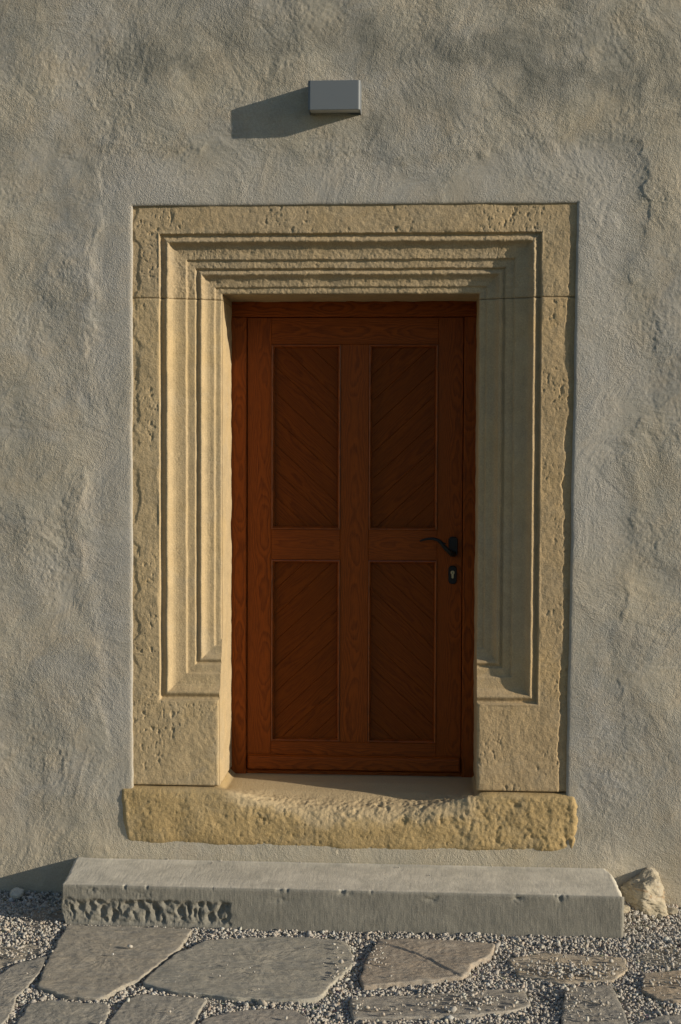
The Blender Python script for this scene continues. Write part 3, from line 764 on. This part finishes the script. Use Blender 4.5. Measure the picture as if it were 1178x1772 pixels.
# stroke list (px in a 1178-wide enlargement of the patch): centre x, centre z, half width, half height, tilt, depth
G_ = [(165, 185, 26, 34, 0.2, 15), (112, 200, 14, 40, 0.6, 15), (235, 185, 20, 38, 0.0, 16), (205, 235, 15, 20, 0.3, 9), (300, 215, 20, 48, -0.5, 15), (290, 155, 18, 26, 0.1, 12),
      (372, 240, 18, 40, -0.2, 17), (402, 190, 9, 44, 0.0, 12), (455, 160, 34, 22, -0.5, 14), (440, 215, 22, 28, 0.3, 8), (535, 175, 22, 34, 0.5, 16), (570, 225, 16, 34, 0.0, 12), (500, 225, 14, 24, 0.2, 7),
      (632, 200, 25, 52, 0.05, 20), (590, 145, 26, 10, 0.3, 9), (705, 150, 28, 16, -0.4, 10), (780, 195, 15, 38, 0.1, 17), (740, 225, 28, 20, 0.3, 6), (835, 185, 15, 38, 0.0, 17), (870, 215, 13, 34, 0.0, 12),
      (905, 155, 20, 20, 0.4, 16), (905, 210, 11, 36, 0.0, 13), (968, 235, 25, 36, -0.3, 18), (960, 165, 14, 28, 0.2, 14), (1030, 195, 18, 36, -0.1, 16), (1065, 165, 26, 9, -0.5, 12), (1055, 245, 26, 14, 0.2, 11),
      (680, 255, 8, 26, 0, 10), (320, 255, 20, 12, 0, 8), (795, 250, 20, 12, 0, 8)]
cx0, cz0, kx = -1.042, 0.122, 0.648/1032.0
for (gx, gz, hw, hh, tl, dp) in G_:
    X0 = cx0+(gx-58)*kx; Z0 = cz0-(gz-110)*kx*1.02
    u_ = (wxx-X0)+tl*(wzz-Z0)*0.6; v_ = (wzz-Z0)
    r2 = (u_/(hw*kx*0.95))**2+(v_/(hh*kx*0.95))**2
    carve = np.maximum(carve, 0.006*reg+dp*0.00085*np.exp(-r2**1.3)*ss(0, .4, reg))
carve = carve+reg*(0.0045*fbm(XX, ZZ, 0.035, 3, 461))
dY = dY+np.maximum(carve, 0)*fr
# scraped scar along the face and notched left end
for (cxn, czn, hw, hh, dp) in ((-0.74, 0.128, 0.09, 0.014, 0.002), (-0.20, 0.12, 0.05, 0.012, 0.002), (0.38, 0.135, 0.035, 0.014, 0.003), (0.70, 0.142, 0.02, 0.014, 0.006), (0.86, 0.143, 0.01, 0.012, 0.006), (-0.93, 0.14, 0.05, 0.015, 0.003), (0.05, 0.15, 0.04, 0.01, 0.003)):
    dY = dY+fr*dp*np.exp(-((XX-cxn)/hw)**2-((ZZ-czn)/hh)**2)*(1+1.2*fbm(XX, ZZ, 0.02, 2, 471))
le = np.exp(-(XX-sx0)/0.012); re = np.exp(-(sx1-XX)/0.007)
lb = ss(0.07, 0.0, ZZ)*fr
XO = XX+le*(0.020*lb+0.004*fbm(ZZ, YY, 0.05, 3, 481))-re*0.003*fbm(ZZ, YY, 0.05, 3, 491)
lr = np.clip(sx0+0.010-XX, 0, 1); dY = dY+fr*(lr**2)/0.012+fr*np.clip(XX-sx1+0.012, 0, 1)**2/0.016
dZ = dZ-(1-fr)*(lr**2/0.014+np.clip(XX-sx1+0.020, 0, 1)**2/0.024)
# the top right back corner is cut round, the left end is skewed
XO = XO-np.where(XX > 1.0, (XX-1.0)/0.102, 0)*0.020*ss(sy+0.25, 0.0, YY)**2+np.where(XX < -0.95, (-0.95-XX)/0.102, 0)*(-0.030*ss(sy+0.05, 0.0, YY))
V = np.stack([XO, YY+dY, ZZ+dZ], -1).reshape(-1, 3)
F = grid_faces(len(xa), ns, flip=True).tolist()
n0 = len(V); V = np.concatenate([V, [[sx0, 0.05, -0.05], [sx1, 0.05, -0.05]]])
F = [tuple(f) for f in F]
F += [(n0, i+1, i) for i in range(ns-1)]
F += [(n0+1, (len(xa)-1)*ns+i, (len(xa)-1)*ns+i+1) for i in range(ns-1)]
fa = np.concatenate([fr.ravel(), [0, 0]])
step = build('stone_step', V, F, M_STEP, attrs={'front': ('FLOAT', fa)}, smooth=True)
tag(step, 'long grey stone block step with rough hewn patch on its lower left face', 'step')

# ------------------------------------------------------------ ground
gx = np.concatenate([axis([(-900, -60, 120), (-60, -4, 8), (-4, 4, 0.25), (4, 60, 8), (60, 900, 120)])])
gy = np.concatenate([axis([(-900, -60, 120), (-60, -4, 8), (-4, 1, 0.25), (1, 60, 8), (60, 900, 120)])])
GX, GY = np.meshgrid(gx, gy, indexing='ij')
gnd = build('ground', np.stack([GX, GY, np.full_like(GX, -0.007)], -1).reshape(-1, 3), grid_faces(len(gx), len(gy)), M_GND)
tag(gnd, 'pale sandy ground under the gravel in front of the house', 'ground', kind='structure')

# ------------------------------------------------------------ flagstones
SL = {
 'A': [(-1.021,-0.398),(-0.792,-0.396),(-0.534,-0.410),(-0.544,-0.597),(-0.579,-0.738),(-0.608,-0.837),(-0.634,-0.938),(-0.728,-1.111),(-0.873,-1.086),(-0.964,-1.019),(-0.992,-0.818)],
 'B': [(-0.617,-0.964),(-0.583,-0.796),(-0.547,-0.670),(-0.461,-0.529),(-0.308,-0.487),(-0.138,-0.469),(0.062,-0.500),(0.079,-0.579),(0.102,-0.743),(0.054,-0.875),(-0.004,-1.057),(-0.081,-1.087),(-0.279,-1.076),(-0.505,-1.030)],
 'C': [(-1.006,-0.720),(-1.097,-0.802),(-1.125,-0.917),(-1.237,-1.011),(-1.113,-1.439),(-0.994,-1.350),(-0.986,-1.294),(-1.010,-1.100),(-0.992,-0.908)],
 'D': [(-0.891,-1.127),(-0.952,-1.161),(-0.947,-1.319),(-0.930,-1.470),(-0.747,-1.584),(-0.655,-1.452),(-0.668,-1.328),(-0.672,-1.201),(-0.698,-1.154)],
 'E': [(-0.640,-1.100),(-0.601,-1.057),(-0.371,-1.087),(-0.381,-1.182),(-0.389,-1.309),(-0.401,-1.561),(-0.570,-1.593),(-0.647,-1.408),(-0.656,-1.300)],
 'F': [(-0.361,-1.252),(-0.266,-1.179),(-0.168,-1.153),(-0.075,-1.151),(-0.019,-1.229),(0.004,-1.408),(-0.133,-1.623),(-0.320,-1.576),(-0.368,-1.389)],
 'G': [(0.182,-0.491),(0.281,-0.478),(0.449,-0.485),(0.612,-0.511),(0.589,-0.634),(0.524,-0.714),(0.488,-0.845),(0.376,-0.880),(0.138,-0.949),(0.128,-0.870),(0.141,-0.694)],
 'H': [(0.652,-0.630),(0.795,-0.560),(0.949,-0.579),(1.077,-0.589),(1.071,-0.705),(1.005,-0.821),(0.831,-0.859),(0.675,-0.788)],
 'I': [(0.101,-1.045),(0.401,-0.983),(0.686,-0.917),(0.703,-1.054),(0.635,-1.122),(0.473,-1.172),(0.300,-1.193),(0.120,-1.214)],
 'J': [(0.829,-0.918),(0.989,-0.865),(0.995,-1.014),(1.003,-1.183),(0.990,-1.341),(0.869,-1.435),(0.772,-1.356),(0.785,-1.230)],
 'K': [(1.116,-0.758),(1.252,-0.721),(1.431,-0.748),(1.404,-0.961),(1.202,-1.005),(1.129,-0.985),(1.090,-0.926)],
 'L': [(1.191,-0.472),(1.301,-0.445),(1.482,-0.408),(1.457,-0.627),(1.262,-0.663),(1.164,-0.641),(1.128,-0.567)],
 'M': [(1.032,-1.190),(1.125,-1.123),(1.183,-1.109),(1.371,-1.116),(1.272,-1.489),(1.059,-1.544),(1.015,-1.382)],
 'P': [(-1.340,-0.634),(-1.215,-0.619),(-1.101,-0.561),(-1.055,-0.608),(-1.060,-0.694),(-1.110,-0.757),(-1.151,-0.829),(-1.272,-0.905)],
 'Q': [(-1.238,-0.284),(-1.206,-0.181),(-1.114,-0.138),(-1.063,-0.265),(-1.071,-0.421),(-1.164,-0.416)],
 'N': [(0.142,-1.287),(0.398,-1.238),(0.684,-1.214),(0.700,-1.361),(0.599,-1.574),(0.292,-1.595),(0.098,-1.486)]}
INFO = {  # label, tint, top height
 'A': ('large grey brown flagstone with tan streaks at the left end of the step', (0.30, 0.275, 0.235), 0.016),
 'B': ('largest flagstone, broad pale grey one in front of the middle of the step', (0.30, 0.295, 0.265), 0.016),
 'C': ('grey flagstone cut by the left photo edge beside the large brown streaked one', (0.27, 0.26, 0.24), 0.012),
 'D': ('bottom left dark grey flagstone below the large streaked slab', (0.25, 0.245, 0.225), 0.013),
 'E': ('bottom grey flagstone with rounded pointed right end below the largest slab', (0.27, 0.26, 0.24), 0.013),
 'F': ('bottom flagstone with an arched upper edge, nearest the bottom middle', (0.26, 0.24, 0.225), 0.010),
 'G': ('brownish flagstone split by a diagonal ridge in front of the step', (0.30, 0.245, 0.195), 0.018),
 'H': ('pale tan flagstone with gravel heaped on its middle near the right step end', (0.42, 0.35, 0.26), 0.009),
 'I': ('long narrow grey flagstone strewn with pebbles below the ridged brown slab', (0.28, 0.26, 0.235), 0.012),
 'J': ('upright grey flagstone with straight sides and pebbles, bottom right', (0.25, 0.24, 0.225), 0.016),
 'K': ('brownish tan flagstone with broken layered edge at the right photo edge', (0.37, 0.285, 0.195), 0.015),
 'L': ('gravel covered pale flagstone in front of the boulder at the right', (0.33, 0.305, 0.255), 0.003),
 'M': ('dark grey flagstone in the bottom right corner of the photo', (0.24, 0.235, 0.225), 0.012),
 'P': ('dusty pale flagstone half buried in gravel at the left photo edge', (0.36, 0.325, 0.27), 0.004),
 'Q': ('small buried flagstone lying in the shade left of the step', (0.27, 0.245, 0.22), 0.003),
 'N': ('grey flagstone barely showing at the bottom edge under the long narrow one', (0.26, 0.25, 0.23), 0.009)}
outlines = {}
def resample(P, n):
    P = np.array(P); Q = np.vstack([P, P[:1]]); d = np.r_[0, np.cumsum(np.linalg.norm(np.diff(Q, axis=0), axis=1))]
    t = np.linspace(0, d[-1], n, endpoint=False); return np.c_[np.interp(t, d, Q[:, 0]), np.interp(t, d, Q[:, 1])]
for si, (k, P) in enumerate(SL.items()):
    lab, tint, zt = INFO[k]; zt = zt-0.002
    R = resample(P, 220)
    for _ in range(3): R = (np.roll(R, 1, 0)+2*R+np.roll(R, -1, 0))/4
    c = R.mean(0); ang = R-c; ln = np.linalg.norm(ang, axis=1)
    R = R+ang/ln[:, None]*(0.006*fbm(R[:, 0], R[:, 1], 0.07, 4, 500+si)+0.0022*fbm(R[:, 0], R[:, 1], 0.018, 2, 505+si))[:, None]
    outlines[k] = R
    rad = np.concatenate([np.linspace(0.02, 0.93, 34), [0.955, 0.975, 0.988, 0.996, 1.0]])
    V = [np.array([[c[0], c[1], 0]])]
    for r in rad: V.append(np.c_[c+(R-c)*r, np.zeros(len(R))])
    V = np.concatenate(V)
    x, y = V[:, 0], V[:, 1]
    lay = fbm(x*1.0+0.5*y, y*1.2, 0.16, 4, 520+si)
    ter = np.floor(lay*4)/4+ss(0.55, 1.0, lay*4-np.floor(lay*4))/4
    z = zt+0.0022*ter+0.0012*fbm(x, y, 0.05, 3, 540+si)+0.0010*fbm(x, y, 0.016, 3, 560+si)
    if k == 'G':
        lx_ = (x-0.22)*(-0.83-(-0.52))-(y+0.52)*(0.46-0.22)
        z = z+0.0045*ss(-0.003, 0.003, -(lx_+0.012*fbm(x, y, 0.30, 2, 7))/0.39)
    if k == 'P' or k == 'L' or k == 'Q': z = z-0.004
    er = np.r_[0, np.repeat(rad, len(R))]
    dist_e = (1-er)*np.r_[1, np.tile(ln, len(rad))]
    z = z-0.003*np.exp(-dist_e/0.0022)-0.0008*np.exp(-dist_e/0.02)*(0.5+0.8*fbm(x, y, 0.06, 2, 580+si))
    V[:, 2] = z
    nR = len(R); F = [(0, 1+i, 1+(i+1) % nR) for i in range(nR)]
    for a in range(len(rad)-1):
        for i in range(nR):
            j = (i+1) % nR; F.append((1+a*nR+i, 1+(a+1)*nR+i, 1+(a+1)*nR+j, 1+a*nR+j))
    b0 = 1+(len(rad)-1)*nR; b1 = len(V)
    Vm = V[b0:b0+nR].copy(); Vs = Vm.copy(); Vs[:, 2] = -0.03; Vs[:, :2] += (Vs[:, :2]-c)*0.004
    V = np.concatenate([V, Vm, Vs])
    for i in range(nR):
        j = (i+1) % nR; F.append((b1+i, b1+nR+i, b1+nR+j, b1+j)); loc = np.array([c[0], c[1], -0.03]); 
    rs = np.random.RandomState(si)
    tn = np.tile(np.array([*(np.array([1.13, 1.14, 1.14])*np.array(tint)), 1.0]), (len(V), 1))
    o = build('flagstone', V-loc, F, M_SLAB, attrs={'tint': ('FLOAT_COLOR', tn)}, smooth=True)
    o.location = loc; tag(o, lab, 'paving stone', 'flagstones laid in the gravel')

# ------------------------------------------------------------ boulder beside the step
bm_n, bm_m = 90, 140
th = np.linspace(0.02, math.pi-0.02, bm_n); ph = np.linspace(0, 2*math.pi, bm_m, endpoint=False)
TH, PH = np.meshgrid(th, ph, indexing='ij')
dx_, dy_, dz_ = np.sin(TH)*np.cos(PH), np.sin(TH)*np.sin(PH), np.cos(TH)
planes = [((-0.80, -0.55, 0.22), 0.070), ((0.55, -0.80, 0.24), 0.070), ((0.95, -0.1, 0.15), 0.082), ((-0.25, -0.25, 0.93), 0.082), ((-0.62, 0.1, 0.78), 0.088), ((0.75, -0.15, 0.66), 0.100),
          ((0, 1, 0), 0.10), ((-1, 0.2, -0.1), 0.098), ((0, 0, -1), 0.09), ((0.1, -0.98, -0.2), 0.090), ((0.3, -0.6, 0.75), 0.100)]
R = np.full(TH.shape, 9.0)
acc = 0
for nrm, d in planes:
    nv = np.array(nrm)/np.linalg.norm(nrm); dp = dx_*nv[0]+dy_*nv[1]+dz_*nv[2]
    acc = acc+np.maximum(dp/d, 0)**13
R = acc**(-1/13)
R = R*(1+0.10*fbm(dx_*1.0+dz_*0.7, dy_+dz_*0.9, 0.7, 4, 601)+0.05*fbm(PH*0.3, TH, 0.12, 3, 611)*np.sin(TH))
R = R*(1+0.030*fbm(PH*0.5+dz_, TH*1.3, 0.09, 4, 621, 0.6)*np.sin(TH)-0.10*np.clip(fbm(PH*0.4+dz_, TH, 0.16, 3, 631)-0.25, 0, 1)*np.sin(TH))
V = np.stack([dx_*R*0.93, dy_*R*0.88, dz_*R*0.82], -1).reshape(-1, 3)
F = []
for a in range(bm_n-1):
    for i in range(bm_m):
        j = (i+1) % bm_m; F.append((a*bm_m+i, (a+1)*bm_m+i, (a+1)*bm_m+j, a*bm_m+j))
F += [tuple(range(bm_m)), tuple(range((bm_n-1)*bm_m, bm_n*bm_m))[::-1]]
bo = build('boulder', V, F, M_BOUL, smooth=True); bo.location = (1.222, -0.070, 0.068)
tag(bo, 'rough pale boulder half buried in gravel beside the right end of the step', 'boulder')

def loose_stone(loc, dims, rz, seed, label, mat):
    r_ = np.random.RandomState(seed); nn, mm = 30, 44
    TH, PH = np.meshgrid(np.linspace(0.03, math.pi-0.03, nn), np.linspace(0, 2*math.pi, mm, endpoint=False), indexing='ij')
    X_, Y_, Z_ = np.sin(TH)*np.cos(PH), np.sin(TH)*np.sin(PH), np.cos(TH)
    a_ = 0
    for _ in range(11):
        nv = r_.normal(size=3); nv /= np.linalg.norm(nv); a_ = a_+np.maximum((X_*nv[0]+Y_*nv[1]+Z_*nv[2])/r_.uniform(0.8, 1.05), 0)**14
    R_ = np.minimum(np.maximum(a_, 0.02)**(-1/14), 1.25)*(1+0.07*fbm(X_+Z_, Y_+Z_*0.6, 0.5, 4, seed))
    V = np.stack([X_*R_*dims[0], Y_*R_*dims[1], Z_*R_*dims[2]], -1).reshape(-1, 3)
    F = [(a*mm+i, (a+1)*mm+i, (a+1)*mm+(i+1) % mm, a*mm+(i+1) % mm) for a in range(nn-1) for i in range(mm)]
    F += [tuple(range(mm)), tuple(range((nn-1)*mm, nn*mm))[::-1]]
    o = build('loose_stone', V, F, mat, smooth=True); o.location = loc; o.rotation_euler = (0.1, -0.08, rz)
    return tag(o, label, 'stone')
loose_stone((1.318, -0.085, 0.016), (0.034, 0.020, 0.011), -0.3, 3, 'flat brownish chip of stone leaning at the right foot of the boulder', M_BOUL)
loose_stone((1.137, -0.140, 0.036), (0.022, 0.018, 0.015), 0.5, 5, 'small tan stone between the right step end and the boulder', M_BOUL)
loose_stone((1.278, -0.125, 0.008), (0.011, 0.010, 0.010), 0.2, 8, 'tiny ochre pebble stone right in front of the boulder ridge', M_BOUL)
loose_stone((-1.315, -0.050, 0.020), (0.026, 0.020, 0.020), 0.8, 9, 'grey stone chunk in the shadow at the foot of the wall left of the step', M_STEP)

# ------------------------------------------------------------ gravel
rs = np.random.RandomState(77)
ico = None
t_ = (1+5**0.5)/2
IV = np.array([(-1, t_, 0), (1, t_, 0), (-1, -t_, 0), (1, -t_, 0), (0, -1, t_), (0, 1, t_), (0, -1, -t_), (0, 1, -t_), (t_, 0, -1), (t_, 0, 1), (-t_, 0, -1), (-t_, 0, 1)])/math.sqrt(1+t_*t_)
IF = np.array([(0, 11, 5), (0, 5, 1), (0, 1, 7), (0, 7, 10), (0, 10, 11), (1, 5, 9), (5, 11, 4), (11, 10, 2), (10, 7, 6), (7, 1, 8), (3, 9, 4), (3, 4, 2), (3, 2, 6), (3, 6, 8), (3, 8, 9), (4, 9, 5), (2, 4, 11), (6, 2, 10), (8, 6, 7), (9, 8, 1)])
def inside(P, poly):
    x, y = P[:, 0], P[:, 1]; r = np.zeros(len(P), bool); n = len(poly)
    for i in range(n):
        (x1, y1), (x2, y2) = poly[i], poly[(i+1) % n]
        c_ = ((y1 > y) != (y2 > y)) & (x < (x2-x1)*(y-y1)/(y2-y1+1e-12)+x1); r ^= c_
    return r
def heap(x, y):                                             # height of the gravel bed
    h = 0.004*fbm(x, y, 0.25, 3, 701)
    h = h+0.050*np.exp(-((x-1.16)/0.10)**2-((y+0.06)/0.12)**2)+0.012*np.exp(-((y+0.0)/0.10)**2)*(np.abs(x) > 1.05)
    h = h+0.004*np.exp(-((y+0.40)/0.05)**2)
    return h
N1 = 95000
P = np.c_[rs.uniform(-1.75, 1.75, N1), rs.uniform(-1.75, 0.0, N1)]
Po = np.c_[rs.uniform(-3.0, 3.0, 130000), rs.uniform(-2.5, 0.0, 130000)]      # thinner spread beyond
Po = Po[((np.abs(Po[:, 0]) > 1.75) | (Po[:, 1] < -1.75)) & (rs.rand(len(Po)) < 0.8)]
N1 = N1+len(Po); P = np.concatenate([P, Po])
keep = ~((P[:, 0] > sx0+0.006) & (P[:, 0] < sx1-0.002) & (P[:, 1] > sy-0.002))
P = P[keep]
onslab = np.full(len(P), '', dtype='<U1'); zt_ = np.zeros(len(P))
for k, R in outlines.items():
    m_in = inside(P, R.tolist()); onslab[m_in] = k; zt_[m_in] = INFO[k][2]
prob = np.ones(len(P))
base_on = {'A': 0.001, 'B': 0.003, 'C': 0.003, 'D': 0.002, 'E': 0.002, 'F': 0.008, 'G': 0.002, 'H': 0.05, 'I': 0.05, 'J': 0.06, 'K': 0.05, 'L': 0.35, 'M': 0.03, 'P': 0.12, 'Q': 0.25, 'N': 0.05}
for k, v in base_on.items(): prob[onslab == k] = v
def blob(cx, cy, rx, ry): return np.exp(-((P[:, 0]-cx)/rx)**2-((P[:, 1]-cy)/ry)**2)
on = onslab != ''
prob = np.where(on, prob+(0.9*blob(0.86, -0.76, 0.13, 0.06)+0.25*blob(0.18, -0.70, 0.035, 0.08)+0.35*blob(1.30, -0.86, 0.10, 0.05) +
                          0.25*blob(0.55, -1.07, 0.16, 0.06)+0.25*blob(0.84, -1.0, 0.05, 0.12)+0.25*blob(-1.15, -0.70, .1, .06)+0.10*blob(0.16, -1.14, 0.05, 0.05)+0.08*blob(0.05, -0.80, 0.05, 0.25)), prob)
sel = rs.rand(len(P)) < prob
P, onslab, zt_ = P[sel], onslab[sel], zt_[sel]
n = len(P); on = onslab != ''
size = np.clip(rs.lognormal(math.log(0.0043), 0.36, n), 0.0025, 0.013)
size[on] *= 0.9
zc = np.where(on, zt_+0.004+size*0.45, heap(P[:, 0], P[:, 1])+rs.uniform(-0.007, 0.0025, n))
if True:                                                    # fragments along the shaded foot of the wall
    big = rs.rand(n) < np.where((P[:, 0] < -1.05) & (P[:, 1] > -0.2), 0.05, 0.006); size[big & ~on] *= 1.9
# a few crumbs lying on the step
crumbs = np.array([(0.246, -0.06), (-0.51, -0.05), (-0.155, -0.02), (0.37, -0.16), (-0.48, -0.02), (0.62, -0.03), (-0.70, -0.012)])
P = np.concatenate([P, crumbs]); size = np.concatenate([size, rs.uniform(0.0030, 0.0050, len(crumbs))]); zc = np.concatenate([zc, np.full(len(crumbs), sz+0.003)])
on = np.concatenate([on, np.ones(len(crumbs), bool)]); n = len(P)
jit = 1+rs.uniform(-0.34, 0.30, (n, 12, 1))
shp = np.stack([rs.uniform(0.85, 1.55, n), rs.uniform(0.75, 1.15, n), rs.uniform(0.50, 0.95, n)], -1)[:, None, :]
L = IV[None]*jit*shp*size[:, None, None]
qa = rs.normal(size=(n, 4)); qa[on, 1:3] *= 0.25; qa /= np.linalg.norm(qa, axis=1)[:, None]
w_, x_, y_, z_ = qa.T
RM = np.stack([np.stack([1-2*(y_*y_+z_*z_), 2*(x_*y_-z_*w_), 2*(x_*z_+y_*w_)], -1), np.stack([2*(x_*y_+z_*w_), 1-2*(x_*x_+z_*z_), 2*(y_*z_-x_*w_)], -1),
               np.stack([2*(x_*z_-y_*w_), 2*(y_*z_+x_*w_), 1-2*(x_*x_+y_*y_)], -1)], 1)
W = np.einsum('nij,nkj->nki', RM, L)+np.c_[P, zc][:, None, :]
FF = (IF[None]+12*np.arange(n)[:, None, None]).reshape(-1, 3)
pal = np.array([(0.46, 0.44, 0.40), (0.36, 0.345, 0.32), (0.55, 0.53, 0.49), (0.27, 0.26, 0.25), (0.46, 0.39, 0.30), (0.38, 0.30, 0.235), (0.20, 0.20, 0.205), (0.40, 0.26, 0.17)])
ci = rs.choice(len(pal), n, p=[.26, .22, .14, .13, .12, .07, .045, .015])
pal = pal*0.42+0.58*np.array([0.43, 0.395, 0.345])
cc = np.minimum(1.12*pal[ci]*rs.uniform(0.8, 1.10, (n, 1)), 0.50)
tn = np.repeat(np.c_[cc, np.ones(n)], 12, 0)
gr = build('gravel', W.reshape(-1, 3), FF, M_GRAV, attrs={'tint': ('FLOAT_COLOR', tn)})
tag(gr, 'loose pale crushed gravel filling the gaps between the flagstones', 'gravel', kind='stuff')
